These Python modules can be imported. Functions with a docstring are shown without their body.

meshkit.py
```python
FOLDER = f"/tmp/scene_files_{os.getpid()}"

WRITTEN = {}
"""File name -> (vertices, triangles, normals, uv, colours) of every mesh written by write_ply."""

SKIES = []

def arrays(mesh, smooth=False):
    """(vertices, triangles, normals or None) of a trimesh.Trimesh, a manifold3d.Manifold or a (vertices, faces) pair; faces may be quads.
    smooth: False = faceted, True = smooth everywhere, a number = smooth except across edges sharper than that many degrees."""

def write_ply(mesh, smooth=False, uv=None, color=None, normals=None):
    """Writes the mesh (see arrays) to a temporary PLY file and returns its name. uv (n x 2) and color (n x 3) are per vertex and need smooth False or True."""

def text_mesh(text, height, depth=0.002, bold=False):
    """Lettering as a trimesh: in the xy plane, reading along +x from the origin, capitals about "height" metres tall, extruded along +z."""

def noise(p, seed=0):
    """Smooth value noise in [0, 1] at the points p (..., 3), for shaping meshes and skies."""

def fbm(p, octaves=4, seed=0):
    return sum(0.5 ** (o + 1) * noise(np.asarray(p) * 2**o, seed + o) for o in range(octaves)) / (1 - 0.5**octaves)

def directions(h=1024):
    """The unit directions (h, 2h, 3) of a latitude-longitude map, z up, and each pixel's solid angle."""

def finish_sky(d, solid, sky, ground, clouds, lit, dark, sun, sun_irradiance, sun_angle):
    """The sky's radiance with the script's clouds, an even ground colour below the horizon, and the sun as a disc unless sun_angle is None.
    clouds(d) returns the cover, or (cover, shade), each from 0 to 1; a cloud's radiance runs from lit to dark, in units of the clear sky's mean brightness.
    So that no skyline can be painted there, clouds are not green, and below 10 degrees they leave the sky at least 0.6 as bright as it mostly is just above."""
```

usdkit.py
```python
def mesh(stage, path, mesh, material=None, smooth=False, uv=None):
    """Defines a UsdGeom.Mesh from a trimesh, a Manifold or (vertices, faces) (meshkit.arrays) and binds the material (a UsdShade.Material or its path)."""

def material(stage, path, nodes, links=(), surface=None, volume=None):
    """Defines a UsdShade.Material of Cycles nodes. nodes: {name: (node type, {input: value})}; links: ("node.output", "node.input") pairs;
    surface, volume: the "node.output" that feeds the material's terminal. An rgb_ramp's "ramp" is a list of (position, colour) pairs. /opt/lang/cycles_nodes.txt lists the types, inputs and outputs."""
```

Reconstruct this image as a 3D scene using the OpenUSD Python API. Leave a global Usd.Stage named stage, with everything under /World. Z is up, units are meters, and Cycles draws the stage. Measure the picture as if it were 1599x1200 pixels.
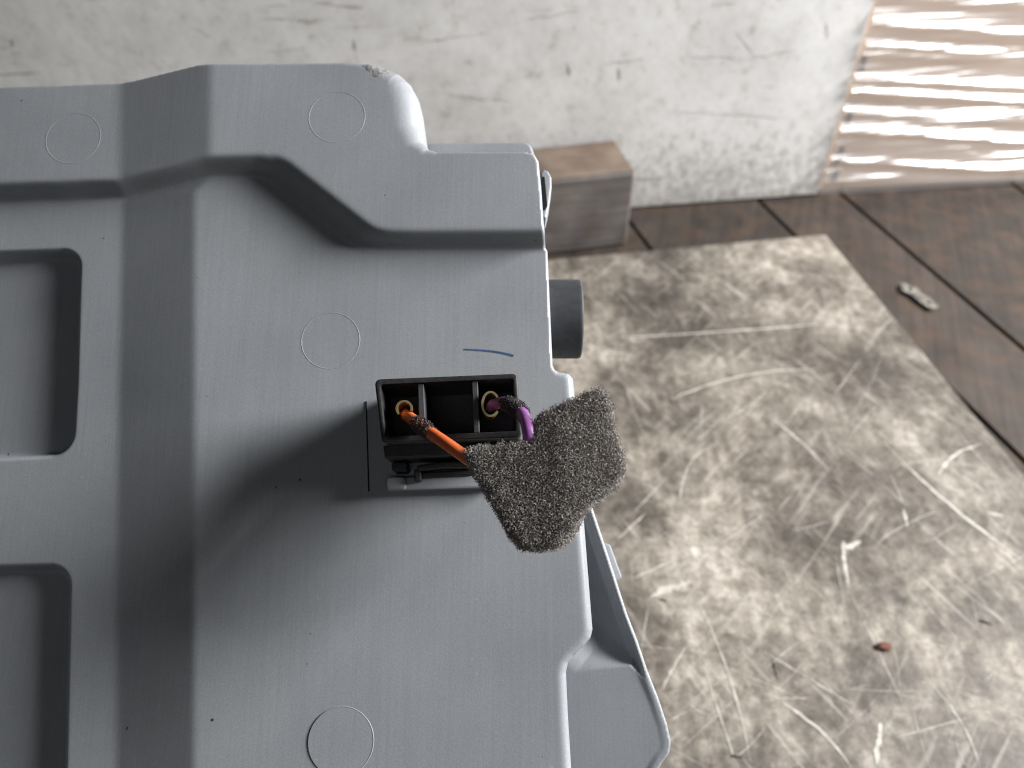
import math, random
import numpy as np, trimesh, usdkit
import shapely
from shapely.geometry import Polygon
from scipy.spatial import Voronoi, cKDTree
from scipy.interpolate import CubicSpline
from pxr import Usd, UsdGeom, UsdLux, UsdShade, Gf, Sdf
import meshkit

stage = Usd.Stage.CreateInMemory()
UsdGeom.SetStageUpAxis(stage, UsdGeom.Tokens.z)
UsdGeom.SetStageMetersPerUnit(stage, 1.0)
W_ = UsdGeom.Xform.Define(stage, '/World')
stage.SetDefaultPrim(W_.GetPrim())
rng = np.random.default_rng(7)

# ------------------------------------------------------------------ camera
CAMZ, PITCH, FPX = 0.42, math.radians(43.4), 1245.0
C = np.array([0, 0, CAMZ])
FWD = np.array([0, math.cos(PITCH), -math.sin(PITCH)])
UPC = np.array([0, math.sin(PITCH), math.cos(PITCH)])
RGT = np.array([1.0, 0, 0])
cam = UsdGeom.Camera.Define(stage, '/World/camera')
cam.CreateHorizontalApertureAttr(36.0); cam.CreateVerticalApertureAttr(27.0)
cam.CreateFocalLengthAttr(36.0 * FPX / 1599)
cam.CreateClippingRangeAttr(Gf.Vec2f(0.01, 100))
cam.CreateFStopAttr(14.0); cam.CreateFocusDistanceAttr(0.203)
cam.CreateExposureAttr(0.0)
M = np.eye(4); M[0, :3] = RGT; M[1, :3] = UPC; M[2, :3] = -FWD; M[3, :3] = C
cam.AddTransformOp().Set(Gf.Matrix4d(*M.ravel().tolist()))

# ------------------------------------------------------------------ light: daylight from out of view, right and behind, with a dim even dome
def aim(prim, pos, target):
    z = np.array(pos, float) - np.array(target, float); z /= np.linalg.norm(z)
    x = np.cross([0, 0, 1.0], z); x /= np.linalg.norm(x); y = np.cross(z, x)
    m = np.eye(4); m[0, :3] = x; m[1, :3] = y; m[2, :3] = z; m[3, :3] = pos
    prim.AddTransformOp().Set(Gf.Matrix4d(*m.ravel().tolist()))
def rect(name, az, el, dist, w, h, inten, col):
    a, e = math.radians(az), math.radians(el)
    t = np.array([0.0, 0.2, 0.25])
    p = t + dist * np.array([math.cos(e) * math.cos(a), math.cos(e) * math.sin(a), math.sin(e)])
    l = UsdLux.RectLight.Define(stage, '/World/' + name)
    l.CreateWidthAttr(w); l.CreateHeightAttr(h); l.CreateIntensityAttr(inten); l.CreateColorAttr(Gf.Vec3f(*col))
    aim(l, p, t)
rect('unseen_side_daylight', 7, 24.5, 1.6, 0.70, 0.46, 70.0, (1.0, 0.992, 0.985))  # out of view at the right; placed for the soft shadows and to light the wall
rect('unseen_rear_daylight', -100, 40, 3.4, 2.2, 1.0, 0.85, (0.93, 0.97, 1.0))  # out of view behind the camera, placed to light the wall and the film
dome = UsdLux.DomeLight.Define(stage, '/World/room_light')

# ------------------------------------------------------------------ helpers
LOOKS = {}
def mat(name, nodes, links, surface):
    m = usdkit.material(stage, '/World/Looks/' + name, nodes, links, surface=surface); LOOKS[name] = m
    return m
UsdGeom.Scope.Define(stage, '/World/Looks')
dm = usdkit.material(stage, '/World/Looks/room_daylight', {'b': ('background_shader', {'color': (0.92, 0.96, 1.0), 'strength': 0.012})}, [], surface='b.background')
UsdShade.MaterialBindingAPI.Apply(dome.GetPrim()).Bind(dm)

used = {}
def path_for(parent, name):
    base = (str(parent) if parent else '/World') + '/' + name
    k = used.get(base, -1) + 1; used[base] = k
    return base if k == 0 else f'{base}_{k:03d}'
ORG = {}
def thing(name, label, cat, loc=(0, 0, 0), group=None):
    p = path_for(None, name)
    x = UsdGeom.Xform.Define(stage, p); x.AddTranslateOp().Set(Gf.Vec3d(*map(float, loc)))
    pr = x.GetPrim(); pr.SetCustomDataByKey('label', label); pr.SetCustomDataByKey('category', cat)
    if group: pr.SetCustomDataByKey('group', group)
    ORG[p] = np.array(loc, float)
    return p
def structure(name):
    p = path_for(None, name); x = UsdGeom.Xform.Define(stage, p); x.GetPrim().SetCustomDataByKey('kind', 'structure'); ORG[p] = np.zeros(3)
    return p
def part(parent, name, mesh, m, smooth=False, label=None, kind=None):
    """mesh in world coordinates"""
    p = path_for(parent, name)
    o = ORG[parent]
    v, f, _ = meshkit.arrays(mesh)
    g = usdkit.mesh(stage, p, trimesh.Trimesh(v - o, f, process=False), LOOKS[m], smooth=smooth)
    ORG[p] = o
    if label: g.GetPrim().SetCustomDataByKey('label', label)
    if kind: g.GetPrim().SetCustomDataByKey('kind', kind)
    return p
def cat(ms):
    return trimesh.util.concatenate([m for m in ms])
def T(v, f): return trimesh.Trimesh(np.asarray(v, float), np.asarray(f, int), process=False)

def ray(px, py): return FWD + (px - 799.5) / FPX * RGT - (py - 600) / FPX * UPC
def floor_pt(px, py, z=0.0):
    r = ray(px, py); t = (z - C[2]) / r[2]
    return C + t * r
# the housing's face
TILT = math.radians(12.5)
N = -math.cos(TILT) * FWD + math.sin(TILT) * UPC
Uv = RGT
Vv = math.cos(TILT) * UPC + math.sin(TILT) * FWD
O = C + 0.225 * FWD
def uvw(px, py, w=0.0):
    """where the sight line through a photo pixel meets the plane w metres above the face"""
    r = ray(px, py); t = ((O + w * N - C) @ N) / (r @ N); p = C + t * r - O
    return np.array([p @ Uv, p @ Vv, p @ N])
def uv(px, py, w=0.0): return uvw(px, py, w)[:2]
def world(a):
    a = np.asarray(a, float)
    return O + a[..., 0:1] * Uv + a[..., 1:2] * Vv + a[..., 2:3] * N
def wm(v, f): return T(world(np.asarray(v)), f)

def loft(rings, closed=True, cap0=False, cap1=False):
    n = len(rings[0]); v = np.vstack(rings); f = []
    m = n if closed else n - 1
    for i in range(len(rings) - 1):
        for j in range(m):
            a, b = i * n + j, i * n + (j + 1) % n
            f += [(a, b, b + n), (a, b + n, a + n)]
    if cap0: f += [(0, j + 1, j) for j in range(1, n - 1)]
    if cap1:
        k = (len(rings) - 1) * n
        f += [(k, k + j, k + j + 1) for j in range(1, n - 1)]
    return v, np.array(f)
def tube(pts, rad, sides=16, n=60, spline=True, taper=None):
    p = np.asarray(pts, float)
    if spline:
        t = np.r_[0, np.cumsum(np.linalg.norm(np.diff(p, axis=0), axis=1))]
        p = CubicSpline(t, p)(np.linspace(0, t[-1], n))
    t = np.gradient(p, axis=0); t /= np.linalg.norm(t, axis=1, keepdims=True)
    a = np.cross(t[0], [0.3, 0.5, 0.81]); a /= np.linalg.norm(a); rings = []
    r = np.broadcast_to(rad, (len(p),))
    ang = np.arange(sides) * 2 * np.pi / sides
    for i in range(len(p)):
        a = a - (a @ t[i]) * t[i]; a /= np.linalg.norm(a); b = np.cross(t[i], a)
        rings.append(p[i] + r[i] * (np.cos(ang)[:, None] * a + np.sin(ang)[:, None] * b))
    return loft(rings, True, True, True)
def rq(quad, inset=0.0, r=0.001, n=5):
    """rounded quad with the same number of points for any inset (counter-clockwise)"""
    q = np.asarray(quad, float)[:, :2]
    if np.sum(q[:, 0] * np.roll(q[:, 1], -1) - np.roll(q[:, 0], -1) * q[:, 1]) < 0: q = q[::-1]
    k = len(q); lines = []
    for i in range(k):
        a, b = q[i], q[(i + 1) % k]; d = (b - a) / np.linalg.norm(b - a); nn = np.array([-d[1], d[0]])
        lines.append((a + nn * inset, d, nn))
    out = []
    for i in range(k):
        a, d0, n0 = lines[i - 1]; b, d1, n1 = lines[i]
        A = np.array([d0, -d1]).T; s = np.linalg.solve(A, b - a); c = a + d0 * s[0]
        ca = d0 @ d1; ang = math.acos(np.clip(ca, -1, 1)); rr = max(r - inset, 0.00005) if r > inset else 0.00005
        tl = rr * math.tan(ang / 2); ctr = c - d0 * tl + n0 * rr
        for j in range(n + 1):
            th = -ang / 2 * 0 + ang * j / n
            v = -n0 * math.cos(th) + d0 * math.sin(th)
            out.append(ctr + rr * v)
    return np.array(out)
def slab(quad, w0, w1, r=0.0006, bev=0.0003, n=4):
    """block standing on the face: bevelled rounded quad from w0 to w1"""
    rings = []
    for ins, w in ((0, w0), (0, w1 - bev), (bev * 0.35, w1 - bev * 0.3), (bev, w1)):
        p = rq(quad, ins, r, n); rings.append(np.c_[p, np.full(len(p), w)])
    return loft(rings, True, True, True)
def bevel_box(lo, hi, b=0.001):
    lo, hi = np.array(lo, float), np.array(hi, float); v = []
    for sx in (0, 1):
        for sy in (0, 1):
            for sz in (0, 1):
                s = np.array([sx, sy, sz]); c = np.where(s, hi, lo); d = np.where(s, -b, b)
                for k in range(3):
                    q = c.copy() + d; q[k] = c[k]; v.append(q)
    return trimesh.convex.convex_hull(np.array(v))

# ------------------------------------------------------------------ materials
def P(**k): return ('principled_bsdf', k)
def rampn(*s): return ('rgb_ramp', {'ramp': list(s)})
PLX = math.atan2(Vv[2], Vv[1])
mat('grey_plastic', {
    'g': ('geometry', {}), 'rot': ('mapping', {'rotation': (-PLX, 0, 0)}), 'sc': ('mapping', {'scale': (1800, 28, 300)}),
    'st': ('noise_texture', {'scale': 1.0, 'detail': 3.0}), 'str': rampn((0.3, (0.945, 0.945, 0.945)), (0.7, (1.05, 1.05, 1.05))),
    'bl': ('noise_texture', {'scale': 22.0, 'detail': 4.0}), 'blr': rampn((0.3, (0.325, 0.344, 0.370)), (0.7, (0.388, 0.406, 0.432))),
    'mx': ('mix', {'mix_type': 'multiply', 'fac': 0.8}),
    'sm': ('noise_texture', {'scale': 7.0, 'detail': 5.0, 'roughness': 0.62, 'distortion': 0.5}), 'smr': rampn((0.34, (0.93, 0.93, 0.925)), (0.66, (1.06, 1.06, 1.055))), 'mx0': ('mix', {'mix_type': 'multiply', 'fac': 1.0}),
    'du': ('noise_texture', {'scale': 700.0, 'detail': 2.0}), 'dur': rampn((0.70, (0, 0, 0)), (0.80, (0.35, 0.35, 0.35))), 'mxd': ('mix', {'color2': (0.55, 0.55, 0.53)}),
    'fi': ('noise_texture', {'scale': 2200.0, 'detail': 3.0}), 'fir': rampn((0.25, (0.88, 0.88, 0.88)), (0.75, (1.12, 1.12, 1.12))), 'mx2': ('mix', {'mix_type': 'multiply', 'fac': 0.8}),
    'sp': ('noise_texture', {'scale': 420.0, 'detail': 1.0}), 'spr': rampn((0.80, (0, 0, 0)), (0.84, (1, 1, 1))), 'mx3': ('mix', {'color2': (0.05, 0.05, 0.05)}),
    'bmp': ('bump', {'strength': 0.10, 'distance': 0.0002}),
    'rr': rampn((0.3, (0.34, 0.34, 0.34)), (0.7, (0.46, 0.46, 0.46))),
    'p': P(roughness=0.5, specular_ior_level=0.45)},
    [('g.position', 'rot.vector'), ('rot.vector', 'sc.vector'), ('sc.vector', 'st.vector'), ('st.fac', 'str.fac'), ('g.position', 'bl.vector'), ('bl.fac', 'blr.fac'),
     ('blr.color', 'mx.color1'), ('str.color', 'mx.color2'), ('g.position', 'fi.vector'), ('fi.fac', 'fir.fac'), ('g.position', 'sm.vector'), ('sm.fac', 'smr.fac'), ('mx.color', 'mx0.color1'), ('smr.color', 'mx0.color2'), ('g.position', 'du.vector'), ('du.fac', 'dur.fac'), ('dur.color', 'mxd.fac'), ('mx0.color', 'mxd.color1'), ('mxd.color', 'mx2.color1'), ('fir.color', 'mx2.color2'),
     ('g.position', 'sp.vector'), ('sp.fac', 'spr.fac'), ('spr.color', 'mx3.fac'), ('mx2.color', 'mx3.color1'), ('mx3.color', 'p.base_color'),
     ('fi.fac', 'bmp.height'), ('bmp.normal', 'p.normal'), ('bl.fac', 'rr.fac'), ('rr.color', 'p.roughness')], 'p.BSDF')
def plain(name, col, rough=0.5, var=0.15, scale=300.0, bump=0.0, **k):
    a = tuple(c * (1 - var) for c in col); b = tuple(c * (1 + var) for c in col)
    n = {'g': ('geometry', {}), 'n': ('noise_texture', {'scale': scale, 'detail': 4.0}), 'r': rampn((0.3, a), (0.7, b)), 'p': P(roughness=rough, **k)}
    l = [('g.position', 'n.vector'), ('n.fac', 'r.fac'), ('r.color', 'p.base_color')]
    if bump:
        n['b'] = ('bump', {'strength': bump, 'distance': 0.0004}); l += [('n.fac', 'b.height'), ('b.normal', 'p.normal')]
    return mat(name, n, l, 'p.BSDF')
plain('mark_plastic', (0.37, 0.385, 0.41), 0.4, 0.08)
plain('scuffed_plastic', (0.29, 0.28, 0.28), 0.6, 0.45, 900.0, 0.3)
plain('dark_plastic', (0.050, 0.053, 0.059), 0.62, 0.15, 500.0, 0.1)
plain('black_plastic', (0.036, 0.035, 0.036), 0.42, 0.3, 900.0, 0.15)
plain('divider_plastic', (0.07, 0.072, 0.078), 0.45, 0.2, 900.0)
plain('gap_black', (0.006, 0.006, 0.007), 0.8, 0.2)
plain('orange_insulation', (0.85, 0.19, 0.06), 0.32, 0.14, 600.0)
plain('purple_insulation', (0.33, 0.125, 0.37), 0.35, 0.16, 600.0)
plain('brass', (0.88, 0.74, 0.38), 0.42, 0.12, 900.0, metallic=1.0)
plain('foam_core', (0.05, 0.046, 0.043), 0.95, 0.3)
plain('foam_strut', (0.31, 0.285, 0.265), 0.5, 0.25, 1500.0, specular_ior_level=0.5)
plain('residue', (0.075, 0.068, 0.066), 0.5, 0.3, 1500.0)
plain('blue_ink', (0.055, 0.11, 0.24), 0.6, 0.3, 1200.0)
plain('rust', (0.15, 0.068, 0.042), 0.9, 0.4, 900.0, 0.4)
plain('old_metal', (0.20, 0.19, 0.165), 0.7, 0.8, 260.0, 0.3, metallic=0.3)
plain('pale_scratch', (0.56, 0.525, 0.47), 0.6, 0.25, 260.0)
plain('black_print', (0.05, 0.045, 0.07), 0.6, 0.2)
plain('subfloor', (0.02, 0.017, 0.015), 0.9, 0.3)

# scratched cream board
mat('scratched_paint', {
    'g': ('geometry', {}),
    'n1': ('noise_texture', {'scale': 12.0, 'detail': 10.0, 'roughness': 0.74, 'distortion': 0.3}),
    'r1': rampn((0.36, (0.10, 0.088, 0.075)), (0.46, (0.185, 0.165, 0.142)), (0.54, (0.32, 0.29, 0.25)), (0.66, (0.58, 0.545, 0.49))),
    'ma': ('mapping', {'rotation': (0, 0, 0.7)}), 'mas': ('mapping', {'scale': (210, 17, 1)}), 'na': ('noise_texture', {'scale': 1.0, 'detail': 4.0, 'distortion': 0.3}), 'ra': rampn((0.57, (0, 0, 0)), (0.70, (1, 1, 1))),
    'mb': ('mapping', {'rotation': (0, 0, -0.55)}), 'mbs': ('mapping', {'scale': (260, 20, 1)}), 'nb': ('noise_texture', {'scale': 1.0, 'detail': 4.0, 'distortion': 0.3}), 'rb': rampn((0.60, (0, 0, 0)), (0.70, (1, 1, 1))),
    'mc': ('mapping', {'rotation': (0, 0, 0.05)}), 'mcs': ('mapping', {'scale': (150, 24, 1)}), 'nc': ('noise_texture', {'scale': 1.0, 'detail': 5.0}), 'rc': rampn((0.36, (0.62, 0.60, 0.58)), (0.64, (1.15, 1.15, 1.15))),
    'n2': ('noise_texture', {'scale': 130.0, 'detail': 9.0, 'roughness': 0.82}), 'r2': rampn((0.36, (0.40, 0.38, 0.355)), (0.60, (1.35, 1.35, 1.35))),
    'n9': ('noise_texture', {'scale': 3.6, 'detail': 3.0}), 'r9': rampn((0.38, (0.55, 0.54, 0.53)), (0.60, (1.08, 1.07, 1.06))), 'm9': ('mix', {'mix_type': 'multiply', 'fac': 0.85}),
    'm1': ('mix', {'mix_type': 'multiply', 'fac': 0.85}), 'm4': ('mix', {'mix_type': 'multiply', 'fac': 0.7}),
    'm2': ('mix', {'color2': (0.58, 0.54, 0.475)}), 'm3': ('mix', {'color2': (0.60, 0.56, 0.50)}),
    'nm': ('noise_texture', {'scale': 9.0, 'detail': 3.0}), 'rma': rampn((0.42, (0.06, 0.06, 0.06)), (0.64, (0.55, 0.55, 0.55))), 'rmb': rampn((0.40, (0.5, 0.5, 0.5)), (0.60, (0.06, 0.06, 0.06))),
    'fa': ('math', {'math_type': 'multiply'}), 'fb': ('math', {'math_type': 'multiply'}),
    'rr': rampn((0.35, (0.42, 0.42, 0.42)), (0.65, (0.62, 0.62, 0.62))),
    'bmp': ('bump', {'strength': 0.35, 'distance': 0.0006}),
    'p': P(roughness=0.5, specular_ior_level=0.4)},
    [('g.position', 'n1.vector'), ('n1.fac', 'r1.fac'), ('g.position', 'ma.vector'), ('ma.vector', 'mas.vector'), ('mas.vector', 'na.vector'), ('na.fac', 'ra.fac'),
     ('g.position', 'mb.vector'), ('mb.vector', 'mbs.vector'), ('mbs.vector', 'nb.vector'), ('nb.fac', 'rb.fac'),
     ('g.position', 'mc.vector'), ('mc.vector', 'mcs.vector'), ('mcs.vector', 'nc.vector'), ('nc.fac', 'rc.fac'),
     ('g.position', 'n2.vector'), ('n2.fac', 'r2.fac'), ('r1.color', 'm1.color1'), ('r2.color', 'm1.color2'), ('m1.color', 'm4.color1'), ('rc.color', 'm4.color2'),
     ('ra.color', 'fa.value1'), ('rb.color', 'fb.value1'), ('g.position', 'nm.vector'), ('nm.fac', 'rma.fac'), ('nm.fac', 'rmb.fac'), ('rma.color', 'fa.value2'), ('rmb.color', 'fb.value2'), ('g.position', 'n9.vector'), ('n9.fac', 'r9.fac'), ('m4.color', 'm9.color1'), ('r9.color', 'm9.color2'), ('m9.color', 'm2.color1'), ('fa.value', 'm2.fac'), ('m2.color', 'm3.color1'), ('fb.value', 'm3.fac'),
     ('m3.color', 'p.base_color'), ('n1.fac', 'rr.fac'), ('rr.color', 'p.roughness'), ('n2.fac', 'bmp.height'), ('bmp.normal', 'p.normal')], 'p.BSDF')
# white painted wall board with specks, scuffs and grime at its foot
mat('white_wall_paint', {
    'g': ('geometry', {}), 's': ('separate_xyz', {}),
    'n1': ('noise_texture', {'scale': 5.0, 'detail': 7.0, 'roughness': 0.6}), 'r1': rampn((0.32, (0.52, 0.515, 0.505)), (0.52, (0.70, 0.697, 0.688)), (0.72, (0.79, 0.788, 0.78))),
    'n2': ('noise_texture', {'scale': 75.0, 'detail': 5.0, 'roughness': 0.65}), 'r2': rampn((0.27, (0.66, 0.64, 0.60)), (0.40, (0.94, 0.935, 0.93)), (0.6, (1.03, 1.03, 1.03))),
    'mp': ('mapping', {'scale': (14, 14, 130)}), 'n3': ('noise_texture', {'scale': 1.0, 'detail': 4.0, 'distortion': 0.6}), 'r3': rampn((0.29, (0.55, 0.53, 0.5)), (0.335, (1, 1, 1))),
    'zr': ('map_range', {'from_min': 0.0, 'from_max': 0.10, 'to_min': 0.30, 'to_max': 0.0, 'clamp': True}),
    'n4': ('noise_texture', {'scale': 130.0, 'detail': 5.0, 'roughness': 0.7}), 'ad': ('math', {'math_type': 'add'}), 'r4': rampn((0.58, (0, 0, 0)), (0.95, (0.9, 0.9, 0.9))),
    'm1': ('mix', {'mix_type': 'multiply', 'fac': 1.0}), 'm2': ('mix', {'mix_type': 'multiply', 'fac': 0.8}), 'm3': ('mix', {'color2': (0.24, 0.225, 0.195)}),
    'bmp': ('bump', {'strength': 0.3, 'distance': 0.001}), 'p': P(roughness=0.55, specular_ior_level=0.35)},
    [('g.position', 's.vector'), ('g.position', 'n1.vector'), ('n1.fac', 'r1.fac'), ('g.position', 'n2.vector'), ('n2.fac', 'r2.fac'), ('g.position', 'mp.vector'), ('mp.vector', 'n3.vector'), ('n3.fac', 'r3.fac'),
     ('s.z', 'zr.value'), ('g.position', 'n4.vector'), ('n4.fac', 'ad.value1'), ('zr.result', 'ad.value2'), ('ad.value', 'r4.fac'),
     ('r1.color', 'm1.color1'), ('r2.color', 'm1.color2'), ('m1.color', 'm2.color1'), ('r3.color', 'm2.color2'), ('m2.color', 'm3.color1'), ('r4.color', 'm3.fac'), ('m3.color', 'p.base_color'),
     ('n2.fac', 'bmp.height'), ('bmp.normal', 'p.normal')], 'p.BSDF')
FAZ = math.radians(-16.9)     # direction of the planks on the floor
def wood(name, a, b, c, ang, seed):
    mat(name, {
        'g': ('geometry', {}), 'ro': ('mapping', {'rotation': (0, 0, ang), 'location': (seed, seed * 1.7, 0)}), 'sc': ('mapping', {'scale': (150, 7, 150)}),
        'n': ('noise_texture', {'scale': 1.0, 'detail': 6.0, 'roughness': 0.65, 'distortion': 0.5}), 'r': rampn((0.3, a), (0.5, b), (0.72, c)),
        'n2': ('noise_texture', {'scale': 26.0, 'detail': 6.0}), 'r2': rampn((0.3, (0.6, 0.57, 0.55)), (0.7, (1.25, 1.22, 1.2))), 'm': ('mix', {'mix_type': 'multiply', 'fac': 0.9}),
        'n3': ('noise_texture', {'scale': 45.0, 'detail': 3.0}), 'r3': rampn((0.45, (0, 0, 0)), (0.85, (0.6, 0.6, 0.6))), 'm3': ('mix', {'color2': (0.115, 0.068, 0.038)}),
        'b': ('bump', {'strength': 0.4, 'distance': 0.0008}), 'p': P(roughness=0.6, specular_ior_level=0.35)},
        [('g.position', 'ro.vector'), ('ro.vector', 'sc.vector'), ('sc.vector', 'n.vector'), ('n.fac', 'r.fac'), ('g.position', 'n2.vector'), ('n2.fac', 'r2.fac'),
         ('r.color', 'm.color1'), ('r2.color', 'm.color2'), ('g.position', 'n3.vector'), ('n3.fac', 'r3.fac'), ('r3.color', 'm3.fac'), ('m.color', 'm3.color1'), ('m3.color', 'p.base_color'), ('n.fac', 'b.height'), ('b.normal', 'p.normal')], 'p.BSDF')
for k in range(4):
    t = 0.44 * (1.0, 0.86, 1.12, 0.95)[k]
    wood(f'plank_wood_{k}', tuple(t * x for x in (0.066, 0.052, 0.044)), tuple(t * x for x in (0.106, 0.086, 0.074)), tuple(t * x for x in (0.150, 0.124, 0.108)), -FAZ, 3.1 * k)
wood('block_top_wood', (0.16, 0.125, 0.10), (0.21, 0.165, 0.13), (0.25, 0.20, 0.165), 1.45, 5.0)  # top face paler and browner than the rest of the block
wood('block_wood', (0.10, 0.092, 0.088), (0.135, 0.127, 0.122), (0.19, 0.18, 0.175), 1.45, 9.0)
mat('cardboard', {'g': ('geometry', {}), 'n': ('noise_texture', {'scale': 18.0, 'detail': 5.0}), 'r': rampn((0.3, (0.70, 0.54, 0.42)), (0.7, (0.78, 0.63, 0.52))), 'p': P(roughness=0.8)},
    [('g.position', 'n.vector'), ('n.fac', 'r.fac'), ('r.color', 'p.base_color')], 'p.BSDF')
mat('stretch_film', {'g': ('geometry', {}), 'mp': ('mapping', {'scale': (5, 5, 160)}), 'n': ('noise_texture', {'scale': 1.0, 'detail': 4.0, 'distortion': 0.4}), 'b': ('bump', {'strength': 0.7, 'distance': 0.004}),
    't': ('transparent_bsdf', {'color': (0.98, 0.98, 0.98)}), 'gl': ('glossy_bsdf', {'color': (1, 1, 1), 'roughness': 0.26}), 'm': ('mix_closure', {'fac': 0.38}),
    'df': ('diffuse_bsdf', {'color': (0.88, 0.87, 0.87)}), 'm2': ('mix_closure', {'fac': 0.14})},
    [('g.position', 'mp.vector'), ('mp.vector', 'n.vector'), ('n.fac', 'b.height'), ('b.normal', 'gl.normal'), ('t.BSDF', 'm.closure1'), ('gl.BSDF', 'm.closure2'),
     ('m.closure', 'm2.closure1'), ('df.BSDF', 'm2.closure2')], 'm2.closure')

# ------------------------------------------------------------------ floor of planks
FD = np.array([math.sin(FAZ), math.cos(FAZ), 0]); FP = np.array([FD[1], -FD[0], 0])
seams = sorted(float(floor_pt(*p) @ FP) for p in ((998, 366), (1213, 340), (1425, 397), (1588, 292)))
step = (seams[-1] - seams[0]) / 3
seams = [seams[0] - step * k for k in range(9, 0, -1)] + seams + [seams[-1] + step * k for k in range(1, 8)]
fl = structure('floor')
for i in range(len(seams) - 1):
    g = 0.0013
    b = bevel_box((seams[i] + g, -0.35, -0.022), (seams[i + 1] - g, 1.9, 0.0006 * rng.uniform(-1, 0.2)), 0.0014)
    v = np.array(b.vertices); b.vertices = v[:, 0:1] * FP + v[:, 1:2] * FD + v[:, 2:3] * np.array([0, 0, 1.0])
    part(fl, 'plank', b, f'plank_wood_{(i * 7) % 4}')
sub = trimesh.creation.box((4, 4, 0.02)); sub.apply_translation((0, 0.8, -0.036)); part(fl, 'joist_base', sub, 'subfloor')

# ------------------------------------------------------------------ scratched painted board on the floor
BT = 0.008
K = floor_pt(1289, 366, BT); kb = floor_pt(855, 405.5, BT); kr = floor_pt(1599, 742, BT)
db = (kb - K) / np.linalg.norm(kb - K); dr = (kr - K) / np.linalg.norm(kr - K)
bd = thing('painted_board', 'scratched cream painted flat board lying on the plank floor under the grey housing', 'board', (K + 0.45 * db + 0.4 * dr) * [1, 1, 0])
corners = [K, K + 0.95 * db, K + 0.95 * db + 0.85 * dr, K + 0.85 * dr]
def board_ring(ins, z):
    p = rq([c[:2] for c in corners], ins, 0.002, 3); return np.c_[p, np.full(len(p), z)]
v, f = loft([board_ring(0, 0.0012), board_ring(0, BT - 0.0012), board_ring(0.0004, BT - 0.0003), board_ring(0.0012, BT)], True, True, True)
part(bd, 'board_sheet', T(v, f), 'scratched_paint')
def strip(pts, w0, w1, z, wob=0.25, n=14, seed=0):
    r = np.random.default_rng(seed); p = np.array([floor_pt(x, y, z)[:2] for x, y in pts])
    if len(p) > 2:
        t = np.r_[0, np.cumsum(np.linalg.norm(np.diff(p, axis=0), axis=1))]; p = CubicSpline(t, p)(np.linspace(0, t[-1], n))
    else: p = p[0] + np.linspace(0, 1, n)[:, None] * (p[1] - p[0])
    d = np.gradient(p, axis=0); d /= np.linalg.norm(d, axis=1, keepdims=True); nn = np.c_[-d[:, 1], d[:, 0]]
    s = np.linspace(0, 1, n); wd = (w0 + (w1 - w0) * s) * np.minimum(1, 4 * np.minimum(s + 0.05, 1.05 - s))
    wd = wd[:, None] * r.uniform(1 - wob * 2, 1 + wob, (n, 1)); p = p + nn * r.normal(0, 0.15, (n, 1)) * wd
    a, b = p + nn * wd / 2, p - nn * wd / 2
    v = np.vstack([np.c_[a, np.full(n, z)], np.c_[b, np.full(n, z)]])
    f = [x for i in range(n - 1) for x in ((i, i + n, i + 1), (i + 1, i + n, i + n + 1))]
    v2 = v.copy(); 
    return T(v2, f)
mm = 0.001
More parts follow.
